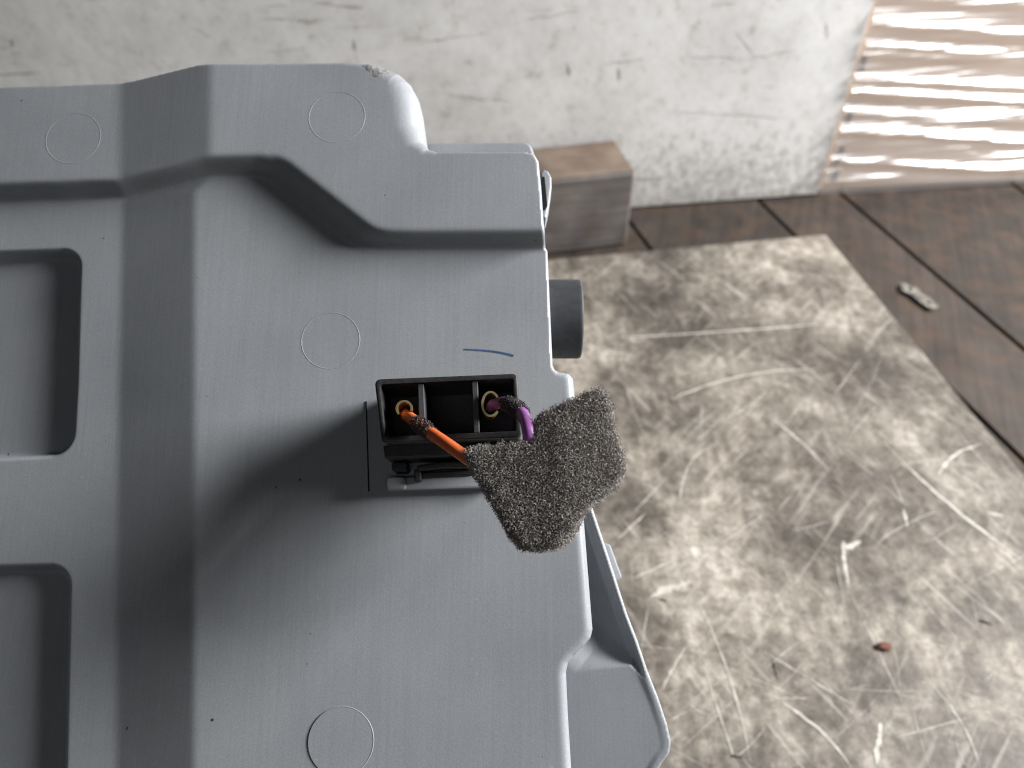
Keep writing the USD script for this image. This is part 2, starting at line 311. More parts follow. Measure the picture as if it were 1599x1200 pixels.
scr = [([(1379, 689), (1448, 758), (1600, 877)], 1.6, 3.0), ([(1466, 743), (1491, 711), (1535, 693)], 2.6, 1.6), ([(1208, 656), (1250, 690), (1295, 736)], 2.4, 1.4),
       ([(940, 529), (1034, 524), (1288, 506)], 1.6, 2.6), ([(1049, 624), (1172, 585), (1273, 577)], 2.4, 1.4), ([(1060, 787), (1067, 750), (1085, 714), (1118, 696)], 1.6, 1.2),
       ([(1016, 932), (1046, 920), (1078, 908)], 5.5, 5.5), ([(1317, 845), (1320, 880), (1326, 920)], 3.6, 2.0), ([(1320, 858), (1344, 845)], 4.5, 4.5), ([(1411, 796), (1418, 826)], 2.5, 1.5),
       ([(1081, 884), (1131, 846), (1200, 800)], 1.0, 0.7), ([(1034, 1077), (1053, 1040), (1071, 1010)], 1.8, 1.2), ([(1081, 925), (1128, 1026), (1172, 1190)], 1.0, 1.4),
       ([(1448, 1062), (1512, 1150), (1530, 1200)], 1.0, 0.8), ([(1222, 1098), (1290, 1150), (1330, 1200)], 2.2, 1.6), ([(1375, 1128), (1368, 1195)], 4.0, 2.5), ([(1540, 800), (1568, 806)], 2.0, 2.5),
       ([(985, 905), (1040, 880), (1065, 868)], 1.6, 1.0), ([(990, 800), (1042, 745)], 1.2, 0.8), ([(965, 842), (1010, 800)], 1.5, 1.0), ([(1391, 740), (1412, 790)], 0.8, 0.7),
       ([(1130, 1040), (1260, 1095)], 0.7, 0.6), ([(1093, 822), (1220, 930)], 0.6, 0.6), ([(1330, 930), (1420, 1120)], 0.7, 0.6), ([(1143, 632), (1180, 655)], 1.5, 1.0),
       ([(1100, 1045), (1150, 1195)], 1.4, 1.0), ([(1300, 620), (1345, 560)], 0.8, 0.5), ([(1180, 1010), (1330, 1100)], 0.8, 1.2)]
for i, (p, a, b) in enumerate(scr):
    part(bd, 'scratch', strip(p, a * mm * 0.8, b * mm * 0.8, BT + 0.0002, seed=i), 'pale_scratch')
rs = np.random.default_rng(31)
for i in range(62):
    x, y = rs.uniform(930, 1600), 430 + 770 * rs.beta(1.6, 1.0); a_ = rs.choice([0.9, -0.8, 1.35, -0.35, 0.3]) + rs.normal(0, 0.25); l_ = rs.uniform(25, 130)
    x1, y1 = x + l_ * math.cos(a_), y + l_ * math.sin(a_)
    lim = lambda yy: 1275 + (yy - 366) / 1.22
    if x > lim(y) - 15 or x1 > lim(y1) - 15 or y1 < 400: continue
    wid = rs.uniform(0.18, 0.6) * mm
    part(bd, 'scratch', strip([(x, y), ((x + x1) / 2 + rs.normal(0, 3), (y + y1) / 2 + rs.normal(0, 3)), (x1, y1)], wid, wid * 0.6, BT + 0.00015 + 0.000001 * i, seed=100 + i), 'pale_scratch')
for k, (p, w_) in enumerate((([(1528, 968), (1550, 976)], 4), ([(1205, 1030), (1215, 1062)], 2), ([(1048, 462), (1056, 468)], 4), ([(1030, 935), (1042, 940)], 3.5), ([(1142, 1180), (1160, 1184)], 3.5))):
    part(bd, 'stain', strip(p, w_ * 0.5 * mm, w_ * 0.3 * mm, BT + 0.00032, seed=300 + k), 'subfloor')
# chip of rust on the board
c = floor_pt(1380, 1010, BT + 0.001)
rc = trimesh.creation.icosphere(2, 0.0032); rc.vertices = rc.vertices * [1.3, 0.8, 0.45] * (0.8 + 0.5 * meshkit.noise(rc.vertices * 600, 3))[:, None] + c
chip = part_path = path_for(None, 'rust_chip')
g = usdkit.mesh(stage, chip, rc, LOOKS['rust'], smooth=30).GetPrim()
g.SetCustomDataByKey('label', 'small reddish brown chip lying on the scratched board'); g.SetCustomDataByKey('category', 'chip')
# worn metal tab on the planks
a, b = floor_pt(1408, 446, 0.001), floor_pt(1458, 482, 0.001)
ax = (b - a) / np.linalg.norm(b - a); an = np.array([-ax[1], ax[0], 0]); L = np.linalg.norm(b - a)
tb = thing('metal_tab', 'corroded metal tab fixed to the dark floor planks beside the board', 'tab', (a + b) / 2)
sh = Polygon([(0, 0), (0.25 * L, 0.17 * L), (0.5 * L, 0.10 * L), (0.7 * L, 0.14 * L), (L, 0.1 * L), (L, -0.1 * L), (0.75 * L, -0.12 * L), (0.45 * L, -0.09 * L), (0.2 * L, -0.17 * L)]).buffer(0.0012)
sh = sh.difference(shapely.Point(0.24 * L, 0).buffer(0.055 * L)).difference(shapely.Point(0.82 * L, 0).buffer(0.06 * L))
e = trimesh.creation.extrude_polygon(sh, 0.0018, engine='earcut'); q = np.array(e.vertices)
part(tb, 'tab_plate', T(a + q[:, :1] * ax + q[:, 1:2] * an + q[:, 2:] * [0, 0, 1], e.faces), 'old_metal')
for s_ in (0.24, 0.82):
    cy = trimesh.creation.cylinder(0.045 * L, 0.0006, sections=12); cy.apply_translation(a + ax * s_ * L + [0, 0, 0.0002]); part(tb, 'dark_hole_disc', cy, 'subfloor')  # dark disc set in each hole of the tab to darken it

Zz_ = np.array([0, 0, 1.0])
# ------------------------------------------------------------------ white wall board, wood block, wrapped carton
wa, wb = floor_pt(985, 327), floor_pt(1276, 306)
wd = (wb - wa) / np.linalg.norm(wb - wa); wn = np.array([-wd[1], wd[0], 0])
wl = thing('white_wall', 'scuffed white painted wall standing behind the grey housing', 'wall', wb)
b = bevel_box((-0.95, 0, 0.001), (0, 0.02, 0.36), 0.0015); v = np.array(b.vertices); b.vertices = wb + v[:, :1] * wd + v[:, 1:2] * wn + v[:, 2:] * [0, 0, 1.0]
part(wl, 'wall_panel', b, 'white_wall_paint')

plain('scuff_grey', (0.34, 0.335, 0.32), 0.7, 0.4, 300.0)
def on_wall(px, py):
    r = ray(px, py); t = ((wb - C) @ wn) / (r @ wn); return C + t * r - 0.0003 * wn
for k, (pts, w_) in enumerate([(((886, 98), (890, 120)), 2.6), (((966, 106), (968, 126)), 2.2), (((1010, 170), (1130, 178), (1232, 184)), 0.8), (((1170, 93), (1245, 78)), 1.1), (((1060, 88), (1170, 92)), 0.7), (((940, 100), (1010, 92)), 0.8),
        (((18, 62), (22, 74)), 1.8), (((552, 62), (556, 80)), 1.8), (((640, 70), (760, 52)), 0.7), (((700, 150), (800, 158)), 0.8), (((300, 40), (330, 60)), 0.8), (((1145, 45), (1180, 90)), 0.7), (((820, 30), (900, 18)), 0.8), (((1290, 30), (1292, 60)), 1.2)]):
    pp = np.array([on_wall(*p) for p in pts]); r2 = np.random.default_rng(k + 60); m_ = 10
    q_ = np.array([np.interp(np.linspace(0, 1, m_), np.linspace(0, 1, len(pp)), pp[:, i]) for i in range(3)]).T; q_[1:-1] += r2.normal(0, 0.0006, (m_ - 2, 1)) * Zz_
    d_ = (q_[-1] - q_[0]) / np.linalg.norm(q_[-1] - q_[0]); s_ = np.cross(d_, wn); hw = (w_ * 0.5 * mm * r2.uniform(0.3, 1.2, m_) * np.sin(np.linspace(0.25, 2.9, m_)))[:, None]
    part(wl, 'scuff_mark', T(np.vstack([q_ + s_ * hw, q_ - s_ * hw]), [y for i in range(m_ - 1) for y in ((i, i + m_, i + 1), (i + 1, i + m_, i + m_ + 1))]), 'scuff_grey')
B0 = floor_pt(979, 383)
r_ = ray(992, 266); tt = (B0[1] - C[1]) / r_[1]; BH = (C + tt * r_)[2]
e0, e1 = floor_pt(992, 265, BH), floor_pt(864, 279, BH); bx = (e1 - e0) / np.linalg.norm(e1 - e0)
by = floor_pt(953, 217, BH) - e0; by -= (by @ bx) * bx; BD = np.linalg.norm(by); by /= BD
gap = ((wb - B0) @ wn) / (by @ wn); BD = min(BD, gap - 0.003)
bl = thing('wood_block', 'short squared grey timber block against the foot of the white wall', 'wood block', B0)
bb = bevel_box((0, 0, 0.0005), (0.24, BD, BH - 0.0018), 0.0022); v = np.array(bb.vertices); Zz = np.array([0, 0, 1.0])
fr = lambda v: B0 + v[:, :1] * bx + v[:, 1:2] * by + v[:, 2:] * Zz
bb.vertices = fr(v); part(bl, 'block_body', bb, 'block_wood')
bb = bevel_box((0.001, 0.001, BH - 0.0020), (0.239, BD - 0.001, BH), 0.0009); bb.vertices = fr(np.array(bb.vertices)); part(bl, 'top_face', bb, 'block_top_wood', label='paler tan top face of the block')

ca, cb = floor_pt(1276, 305.5), floor_pt(1599, 287)
cd = (cb - ca) / np.linalg.norm(cb - ca); cn = np.array([-cd[1], cd[0], 0])
ct = thing('wrapped_carton', 'brown cardboard carton wrapped in glossy clear stretch film right of the wall', 'carton', ca)
frc = lambda v: ca + 0.0012 * cd + v[:, :1] * cd + v[:, 1:2] * cn + v[:, 2:] * Zz
b = bevel_box((0, 0.006, 0.0005), (0.62, 0.40, 0.55), 0.002); b.vertices = frc(np.array(b.vertices)); part(ct, 'carton_box', b, 'cardboard')
for (px, y0, y1) in ((1345, 92, 118), (1323, 168, 204), (1310, 234, 258), (1303, 270, 288)):
    hz = []
    for y in (y1, y0):
        r = ray(px, y); t = ((ca - C) @ cn) / (r @ cn); q = C + t * r; hz.append((float((q - ca) @ cd) - 0.0012, q[2]))
    b = bevel_box((hz[0][0], 0.0045, hz[0][1]), (hz[0][0] + 0.0035, 0.0058, hz[1][1]), 0.0003); b.vertices = frc(np.array(b.vertices)); part(ct, 'printed_mark', b, 'black_print')
nx, nz = 90, 640
X, Z = np.meshgrid(np.linspace(-0.0008, 0.622, nx), np.linspace(0.001, 0.552, nz), indexing='ij')
skew = Z + 0.010 * (meshkit.fbm(np.stack([X * 3, Z * 4, X * 0], -1), 2, 5) - 0.5) + 0.04 * X
rid = lambda q, o, sd: (1 - np.abs(2 * meshkit.fbm(q, o, sd) - 1))
hh = 0.008 * (meshkit.fbm(np.stack([X * 1.3, skew * 34, X * 0 + 2], -1), 3, 11) - 0.5) + 0.0075 * (rid(np.stack([X * 1.5, skew * 60 + X * 4, X * 0 + 7], -1), 2, 21) ** 2 - 0.5) + 0.0022 * (rid(np.stack([X * 4, skew * 170 - X * 12, X * 0 + 4], -1), 2, 23) ** 2 - 0.5)
vv = np.stack([X, -0.001 - (hh + 0.003) * np.clip(Z / 0.02, 0.05, 1), Z], -1).reshape(-1, 3)
i, j = np.meshgrid(np.arange(nx - 1), np.arange(nz - 1), indexing='ij'); a = (i * nz + j).ravel()
part(ct, 'stretch_wrap', T(frc(vv), np.vstack([np.c_[a, a + nz, a + nz + 1], np.c_[a, a + nz + 1, a + 1]])), 'stretch_film', smooth=True)

# ------------------------------------------------------------------ grey plastic housing
HR, HL = 0.0060, 0.0045         # height of the raised band, drop of the left field
base = (O + 0.0 * N) * [1, 1, 0] + [-0.06, 0, BT]
hs = thing('grey_housing', 'grey moulded plastic housing with raised band, pockets and round mould marks filling the left half', 'plastic housing', base)
# outline of the cover: photo pixel, level, edge radius (mm)
OUT = [(-190, 134, HR - HL, 1.2), (0, 131, HR - HL, 1.2), (185, 128, HR - HL, 1.2), (205, 124, HR - HL + 0.001, 1.2), (312, 101, HR - 0.001, 1.2), (335, 98, HR, 1.2), (540, 96, HR, 1.5), (580, 96, HR, 3),
       (604, 98, HR, 6), (624, 104, HR, 7.5), (640, 117, HR, 8.5), (650, 135, HR, 9), (656, 160, HR, 9), (660, 190, HR, 9), (664, 215, HR, 7), (670, 228, HR, 4), (682, 235, HR, 2), (700, 236.5, HR, 1.0), (820, 236, HR, 0.9),
       (834, 239, HR, 1), (841, 250, HR, 1), (845, 290, HR, 0.9), (849, 345, HR, 0.9), (851.5, 366, HR, 0.9), (852, 384, 0.0015, 0.9), (855, 392, 0, 0.7), (858, 460, 0, 0.7), (863, 570, 0, 0.7), (866, 576, 0, 1.2), (872, 579, 0, 2), (888, 580, 0, 3), (896, 588, 0, 3.2),
       (899, 620, 0, 3.2), (906, 720, 0, 3.2), (917, 860, 0, 3.2), (925, 960, 0, 3.2), (927, 985, 0, 3.2), (924, 998, 0, 3.2), (914, 1010, 0, 3.0), (896, 1027, 0, 3.0), (888, 1038, 0, 3.0), (885, 1052, 0, 3.0), (888, 1120, 0, 3.0), (893, 1200, 0, 3.0), (900, 1330, 0, 3.0), (-260, 1330, -HL, 3.0), (-190, 700, -HL, 2)]
outl = np.array([uv(x, y, w) for x, y, w, r in OUT]); orad = np.array([r for *_, r in OUT]) * mm
def nearest(q, poly, vals=None, closed=True):
    n = len(poly); best = np.full(len(q), 1e9); pt = np.zeros_like(q); val = np.zeros(len(q))
    for k in range(n if closed else n - 1):
        a, b = poly[k], poly[(k + 1) % n]; d = b - a
        t = np.clip(((q - a) @ d) / (d @ d), 0, 1); p = a + t[:, None] * d; dd = np.hypot(*(q - p).T); m = dd < best
        best[m] = dd[m]; pt[m] = p[m]
        if vals is not None: val[m] = (vals[k] + t * (vals[(k + 1) % n] - vals[k]))[m]
    return best, pt, val
def inside(q, poly): return shapely.contains_xy(Polygon(poly), q[:, 0], q[:, 1])
FOOT = [(-260, 314, -HL), (0, 307, -HL), (190, 303, -HL), (325, 272, 0), (406, 271, 0), (420, 278, 0), (552, 379, 0), (568, 386, 0), (592, 387, 0), (950, 385, 0)]
CRES = [(-260, 297, HR - HL), (0, 291, HR - HL), (187, 288, HR - HL), (328, 248, HR), (430, 246, HR), (446, 253, HR), (580, 358, HR), (600, 364, HR), (640, 366, HR), (950, 364, HR)]
foot = np.array([uv(*p) for p in FOOT]); cres = np.array([uv(*p) for p in CRES])
top_far = [(0.3, 0.4), (-0.4, 0.4)]
SL = np.array([uv(187, 128, HR - HL), uv(187, 290, HR - HL), uv(191, 320, -HL), uv(184, 700, -HL), uv(181, 1330, -HL)])[::-1]
SR = np.array([uv(329, 98, HR), uv(328, 250, HR), uv(304, 300, 0), uv(304, 700, 0), uv(302, 1330, 0)])[::-1]
HOLES = [[(-200, 398), (70, 391), (123, 389), (121, 430), (116, 600), (110, 708), (60, 712), (-200, 722)], [(-200, 893), (60, 885), (106, 884), (104, 960), (98, 1200), (95, 1440), (-200, 1440)]]
def smooth01(t): t = np.clip(t, 0, 1); return t * t * (3 - 2 * t)
def soft_ramp(t, k=0.05):
    """0..1 ramp with rounded ends"""
    f = lambda x: np.where(x < -k, 0, np.where(x > k, x, (x + k) ** 2 / (4 * k)))
    return f(t) - f(t - 1)
def wave(q): return 0.00025 * (meshkit.fbm(np.c_[q * 30, np.zeros(len(q))], 2, 4) - 0.5)
def hole(q):
    h = np.zeros(len(q))
    for H in HOLES:
        p = np.array([uv(x, y, -HL) for x, y in H]); pg = Polygon(p).buffer(-0.006, join_style=1).buffer(0.006, quad_segs=12)
        ring = np.array(pg.exterior.coords)[:-1]
        d, _, _ = nearest(q, ring); d = np.where(inside(q, ring), d, -d)
        h -= (0.0037 + 0.05 * np.clip(ring[:, 0].max() - q[:, 0], 0, 1)) * smooth01((d + 0.0004) / 0.0016)
    return h
def height(q, parts=False):
    ul = np.interp(q[:, 1], SL[:, 1], SL[:, 0]); ur = np.interp(q[:, 1], SR[:, 1], SR[:, 0])
    s = -HL * (1 - soft_ramp((q[:, 0] - ul) / (ur - ul))) - 0.03 * np.clip(ul - q[:, 0], 0, 1)
    ic, fo = inside(q, np.vstack([cres, top_far])), inside(q, np.vstack([foot, top_far]))
    dC, _, _ = nearest(q, cres, closed=False); dF, _, _ = nearest(q, foot, closed=False)
    dC = np.where(ic, -dC, dC); dF = np.where(fo, dF, -dF)
    t = dF / np.maximum(dF + dC, 1e-6); t = np.where(ic, 1, np.where(fo, t, 0))
    if parts: return s, HR * t, q
    h = s + HR * t + hole(q)
    return h + wave(q)
du = 0.00036
u0, v0 = outl.min(0) - 2 * du; u1, v1 = outl.max(0) + 2 * du
gu, gv = np.arange(u0, u1, du), np.arange(v0, v1, du); nu, nv = len(gu), len(gv)
Q = np.stack(np.meshgrid(gu, gv, indexing='ij'), -1).reshape(-1, 2)
dist, npt, rad = nearest(Q, outl, orad); ins = inside(Q, outl)
snap = dist < 0.72 * du; Q[snap] = npt[snap]; ok = ins | snap; d = np.where(snap, 0, dist)
i, j = np.meshgrid(np.arange(nu - 1), np.arange(nv - 1), indexing='ij'); a = (i * nv + j).ravel()
from scipy.ndimage import gaussian_filter
hs_, hr_, _ = height(Q, True)
HG = (gaussian_filter(hs_.reshape(nu, nv), 1.3) + gaussian_filter(hr_.reshape(nu, nv), 2.8) + gaussian_filter(hole(Q).reshape(nu, nv), 1.3)).ravel() + wave(Q)
quad = np.c_[a, a + nv, a + nv + 1, a + 1]; quad = quad[ok[quad].all(1) & ~snap[quad].all(1)]
use = np.unique(quad); re = np.full(len(Q), -1); re[use] = np.arange(len(use)); quad = re[quad]; Q, d, rad = Q[use], d[use], rad[use]
hgt = HG[use]
x = np.clip((rad - d) / rad, 0, 1); hgt = hgt - rad * (1 - np.sqrt(np.maximum(1 - x ** 2.7, 0)))
V3 = np.c_[Q, hgt]
tri = np.vstack([quad[:, [0, 1, 2]], quad[:, [0, 2, 3]]])
ed = np.vstack([tri[:, [0, 1]], tri[:, [1, 2]], tri[:, [2, 0]]]); es = np.sort(ed, 1)
_, ix, cnt = np.unique(es[:, 0].astype(np.int64) * len(V3) + es[:, 1], return_index=True, return_counts=True)
be = ed[ix[cnt == 1]]
sk_v, sk_f = [], []
bu = np.unique(be); rb = np.full(len(V3), -1); rb[bu] = np.arange(len(bu)); nb = len(bu)
ctr = outl.mean(0); inn = ctr - V3[bu, :2]; inn /= np.linalg.norm(inn, axis=1, keepdims=True)
low = V3[bu].copy(); low[:, 2] -= 0.004; low[:, :2] += inn * 0.001
sv = np.vstack([V3[bu], low]); bb_ = rb[be]
sf = np.vstack([np.c_[bb_[:, 0], bb_[:, 0] + nb, bb_[:, 1] + nb], np.c_[bb_[:, 0], bb_[:, 1] + nb, bb_[:, 1]]])
allv = np.vstack([V3, sv]); allf = np.vstack([tri, sf + len(V3)])
part(hs, 'cover', wm(allv, allf), 'grey_plastic', smooth=True)
# body of the housing below the cover, down to the board
pg = Polygon(outl).buffer(-0.022).simplify(0.0006); rg = np.array(pg.exterior.coords)[:-1]
if not pg.exterior.is_ccw: rg = rg[::-1]
hb = height(rg) - 0.004
t0 = world(np.c_[rg, hb]); t1 = t0.copy(); t1[:, 2] = np.maximum(t1[:, 2] - 0.02, BT + 0.0005); 
cc = t0.mean(0); t2 = t0.copy(); t2[:, :2] = cc[:2] + (t0[:, :2] - cc[:2]) * 0.96; t2[:, 2] = BT + 0.0004
part(hs, 'lower_body', T(*loft([t0, t1 * [1, 1, 1], t2], True, False, True)), 'grey_plastic')

def ring(px, py, w, rx, minor, name='mould_mark', mtl='grey_plastic'):
    c = uvw(px, py, w); th = np.linspace(0, 2 * np.pi, 73)[:-1]
    cu, cv = c[0] + rx * np.cos(th), c[1] + rx * np.sin(th)
    h = height(np.c_[cu, cv]); rr = []
    for k in range(8):
        b_ = 2 * np.pi * k / 8
        rr.append(np.c_[c[0] + (rx + minor * np.cos(b_)) * np.cos(th), c[1] + (rx + minor * np.cos(b_)) * np.sin(th), h + minor * (np.sin(b_) - 0.70)])
    rr.append(rr[0]); v, f = loft(rr[::-1])
    part(hs, name, wm(v, f), mtl, smooth=True)
ring(113, 215, HR - HL, 0.0083, 0.00017); ring(526, 183, HR, 0.0083, 0.00018); ring(516, 532, 0, 0.0083, 0.00019); ring(532, 1158, 0, 0.0084, 0.00028)
# the lowest mark is a plug with two faint chatter lines
c = uvw(532, 1158, 0); th = np.linspace(0, 2 * np.pi, 49)[:-1]
rr = [np.c_[c[0] + k * 0.0083 * np.cos(th), c[1] + k * 0.0083 * np.sin(th), height(np.c_[c[0] + k * 0.0083 * np.cos(th), c[1] + k * 0.0083 * np.sin(th)]) + 0.00012 + 0.012 * k * 0.0083 * np.cos(th - 2.8)] for k in (1.0, 0.98, 0.5, 0.02)]
part(hs, 'mould_plug', wm(*loft(rr, True, False, True)), 'grey_plastic', smooth=40, label='slightly tilted round plug in the lowest mould mark')
# blue pen dash
pts = [uvw(724, 546, 0), uvw(745, 547, 0), uvw(775, 550, 0), uvw(802, 556, 0)]
pp = CubicSpline([0, .27, .65, 1], np.array(pts)[:, :2])(np.linspace(0, 1, 16)); dd = np.gradient(pp, axis=0); dd /= np.linalg.norm(dd, axis=1, keepdims=True); nn = np.c_[-dd[:, 1], dd[:, 0]]
wdt = np.linspace(0.00022, 0.00034, 16)[:, None]; A, B_ = pp + nn * wdt, pp - nn * wdt
vv = np.vstack([np.c_[A, height(A) + 0.00006], np.c_[B_, height(B_) + 0.00006]])
part(hs, 'pen_mark', wm(vv, [y for k in range(15) for y in ((k, k + 16, k + 1), (k + 1, k + 16, k + 17))]), 'blue_ink', label='short blue ink dash')
# scuff on the top corner of the raised band
for k, (sx, sy, sr) in enumerate(((578, 104, 1.6), (592, 112, 1.9), (606, 106, 1.2))):
    c = uvw(sx, sy, HR); th = np.linspace(0, 2 * np.pi, 17)[:-1]; rr = []
    for q_ in (1.0, 0.6, 0.1):
        e_ = q_ * sr * mm * (1 + 0.35 * np.sin(3 * th + k)); p = np.c_[c[0] + 1.3 * e_ * np.cos(th), c[1] + 0.8 * e_ * np.sin(th)]
        dq, _, rq_ = nearest(p, outl, orad); x_ = np.clip((rq_ - dq) / rq_, 0, 1); hq = height(p) - rq_ * (1 - np.sqrt(np.maximum(1 - x_ ** 2.7, 0)))
        rr.append(np.c_[p, hq + (0.00005 if q_ == 1 else 0.00012)])
    part(hs, 'scuff', wm(*loft(rr, True, False, True)), 'scuffed_plastic', smooth=True)
# strip of the rear half behind the step
part(hs, 'rear_flange', wm(*slab([uv(600, 221.5, -0.012), uv(828, 220.5, -0.012), uv(842, 262, -0.012), uv(600, 262, -0.012)], -0.020, -0.012, 0.003, 0.0012)), 'grey_plastic', smooth=35)
# snap hook at the right edge
hk = [(843, 270), (849, 264), (856, 267), (861, 277), (861.5, 292), (858, 318), (853, 341), (845, 341)]
part(hs, 'snap_hook', wm(*slab([uv(x, y, -0.006) for x, y in hk], -0.014, -0.006, 0.0007, 0.0006)), 'grey_plastic', smooth=40)
part(hs, 'dark_hook_slit', wm(*slab([uv(846, 276, -0.0058), uv(850.5, 276, -0.0058), uv(855, 322, -0.0058), uv(849, 332, -0.0058)], -0.013, -0.0058, 0.0003, 0.0001)), 'gap_black')  # black slab put in for the dark of the gap beside the hook
# dark stub of the flap shaft
kc = uvw(880, 499, -0.016); ke = uvw(906.5, 499, -0.016); R = 0.0122
prof = [(-0.03, R), (-0.0012, R), (-0.0004, R * 0.985), (0, R * 0.955), (0, R * 0.80), (-0.0025, R * 0.76), (-0.0025, 0.0005)]
th = np.linspace(0, 2 * np.pi, 25)[:-1] + 0.13; rr = [np.c_[np.full(24, ke[0] + dx), ke[1] + rad_ * np.cos(th), ke[2] + rad_ * np.sin(th)] for dx, rad_ in prof]
part(hs, 'shaft_stub', wm(*loft(rr, True, False, True)), 'dark_plastic', smooth=20, label='dark round shaft stub on the right side')
# side flange: scoop with a raised rim
FW, FDp = -0.024, 0.0046
FO = [(860, 700), (905, 742), (925, 793), (950, 868), (979, 958), (996, 1002), (1012, 1050), (1028, 1090), (1042, 1132), (1048, 1160), (1045, 1178), (1034, 1192), (1026, 1206), (1020, 1340), (820, 1340), (820, 700)]
fo_ = np.array([uv(x, y, FW) for x, y in FO])
lo_ = fo_.min(0) - 0.001; hi_ = fo_.max(0) + 0.001; g_u, g_v = np.arange(lo_[0], hi_[0], du), np.arange(lo_[1], hi_[1], du)
Q = np.stack(np.meshgrid(g_u, g_v, indexing='ij'), -1).reshape(-1, 2); dist, npt, _ = nearest(Q, fo_); ins = inside(Q, fo_)
sn = dist < 0.72 * du; Q[sn] = npt[sn]; ok = ins | sn; d = np.where(sn, 0, dist)
a0, a1 = uv(940, 990, FW), uv(1012, 1060, FW); ax_ = (a1 - a0) / np.linalg.norm(a1 - a0); nx_ = np.array([ax_[1], -ax_[0]])   # pointing down and left
if nx_[1] > 0: nx_ = -nx_
s = ((Q - a0) @ nx_); rise = smooth01((s + 0.002) / np.interp((Q - a0) @ ax_, [0.002, 0.012], [0.016, 0.003]))
lowf = smooth01((d - 0.0013) / 0.0006) * (1 - rise)
hq = FW - FDp * lowf - np.where(d < 0.0004, 0.0004 - np.sqrt(np.maximum(0.0004 ** 2 - (0.0004 - d) ** 2, 0)), 0) + 0.0015 * smooth01((d - 0.001) / 0.004) * 0 + 0.07 * (Q[:, 0] - fo_[:, 0].max()) * smooth01((d - 0.0012) / 0.002)
n_u, n_v = len(g_u), len(g_v); i, j = np.meshgrid(np.arange(n_u - 1), np.arange(n_v - 1), indexing='ij'); a = (i * n_v + j).ravel()
qd = np.c_[a, a + n_v, a + n_v + 1, a + 1]; qd = qd[ok[qd].all(1) & ~sn[qd].all(1)]; use = np.unique(qd); re = np.full(len(Q), -1); re[use] = np.arange(len(use)); qd = re[qd]
V3 = np.c_[Q, hq][use]; tri = np.vstack([qd[:, [0, 1, 2]], qd[:, [0, 2, 3]]])
ed = np.vstack([tri[:, [0, 1]], tri[:, [1, 2]], tri[:, [2, 0]]]); es = np.sort(ed, 1)
_, ix, cnt = np.unique(es[:, 0].astype(np.int64) * len(V3) + es[:, 1], return_index=True, return_counts=True); be = ed[ix[cnt == 1]]
bu = np.unique(be); rb = np.full(len(V3), -1); rb[bu] = np.arange(len(bu)); nb = len(bu); low = V3[bu].copy(); low[:, 2] -= 0.016; sv = np.vstack([V3[bu], low]); b2 = rb[be]
sf = np.vstack([np.c_[b2[:, 0], b2[:, 0] + nb, b2[:, 1] + nb], np.c_[b2[:, 0], b2[:, 1] + nb, b2[:, 1]]])
part(hs, 'side_flange', wm(np.vstack([V3, sv]), np.vstack([tri, sf + len(V3)])), 'grey_plastic', smooth=True)
part(hs, 'flange_tab', wm(*slab([uv(938, 846, -0.028), uv(953, 851, -0.028), uv(972, 903, -0.028), uv(956, 912, -0.028)], -0.038, -0.028, 0.001, 0.0006)), 'grey_plastic', smooth=35)
# mount of the plug on the cover
seam = [uv(571, 627), uv(572.8, 627), uv(577, 768), uv(575, 768)]
part(hs, 'mount_seam', wm(*slab(seam, -0.001, 0.0002, 0.0001, 0.00005)), 'gap_black')
mt = lambda x0, y0, x1, y1, w: [uv(x0, y0, w), uv(x1, y0 - 0.03 * (x1 - x0), w), uv(x1 + 1, y1 - 0.03 * (x1 - x0), w), uv(x0 + 2, y1, w)]
part(hs, 'mount_rail', wm(*slab(mt(602, 746, 780, 767, 0.0035), -0.0005, 0.0035, 0.001, 0.0006)), 'grey_plastic', smooth=35)
part(hs, 'mount_stop', wm(*slab(mt(600, 745, 633, 766, 0.005), 0.0, 0.005, 0.001, 0.0007)), 'grey_plastic', smooth=35)
part(hs, 'mount_stop', wm(*slab(mt(610, 722, 636, 737, 0.0065), 0.0, 0.0065, 0.001, 0.0006)), 'dark_plastic', smooth=35)

# ------------------------------------------------------------------ plug with two wires
WC = 0.020
cq = [(584, 592), (808, 583), (815, 684), (596, 692)]
quad0 = [uv(x, y, WC) for x, y in cq]
pl = thing('wire_plug', 'black plastic three-slot plug with orange and purple wires on the grey housing', 'connector', world(np.array([[*np.mean(quad0, 0), 0.0]]))[0])
iq = [(594, 601), (801, 591.5), (805, 673), (602, 682)]
quad1 = [uv(x, y, WC) for x, y in iq]
def rg2(q, ins, w, r): p = rq(q, ins, r, 4); return np.c_[p, np.full(len(p), w)]
rings = [rg2(quad0, 0.0006, 0.0005, 0.0014), rg2(quad0, 0, WC - 0.0006, 0.0014), rg2(quad0, 0.00015, WC - 0.0002, 0.0014), rg2(quad0, 0.0005, WC, 0.0014),
         rg2(quad1, -0.0003, WC, 0.0006), rg2(quad1, -0.0001, WC - 0.0001, 0.0006), rg2(quad1, 0, WC - 0.0004, 0.0006), rg2(quad1, 0.0003, 0.004, 0.0006)]
part(pl, 'shell', wm(*loft(rings, True, False, True)), 'black_plastic', smooth=30)
dq = [[(652, 599.5), (661.5, 599), (665, 679), (655.5, 679.5)], [(736.5, 595.5), (746, 595), (749, 676), (740, 676.5)]]
for q in dq:
    w = WC - 0.0007; part(pl, 'divider', wm(*slab([uv(x, y, w) for x, y in q], 0.004, w, 0.0003, 0.0002)), 'divider_plastic')
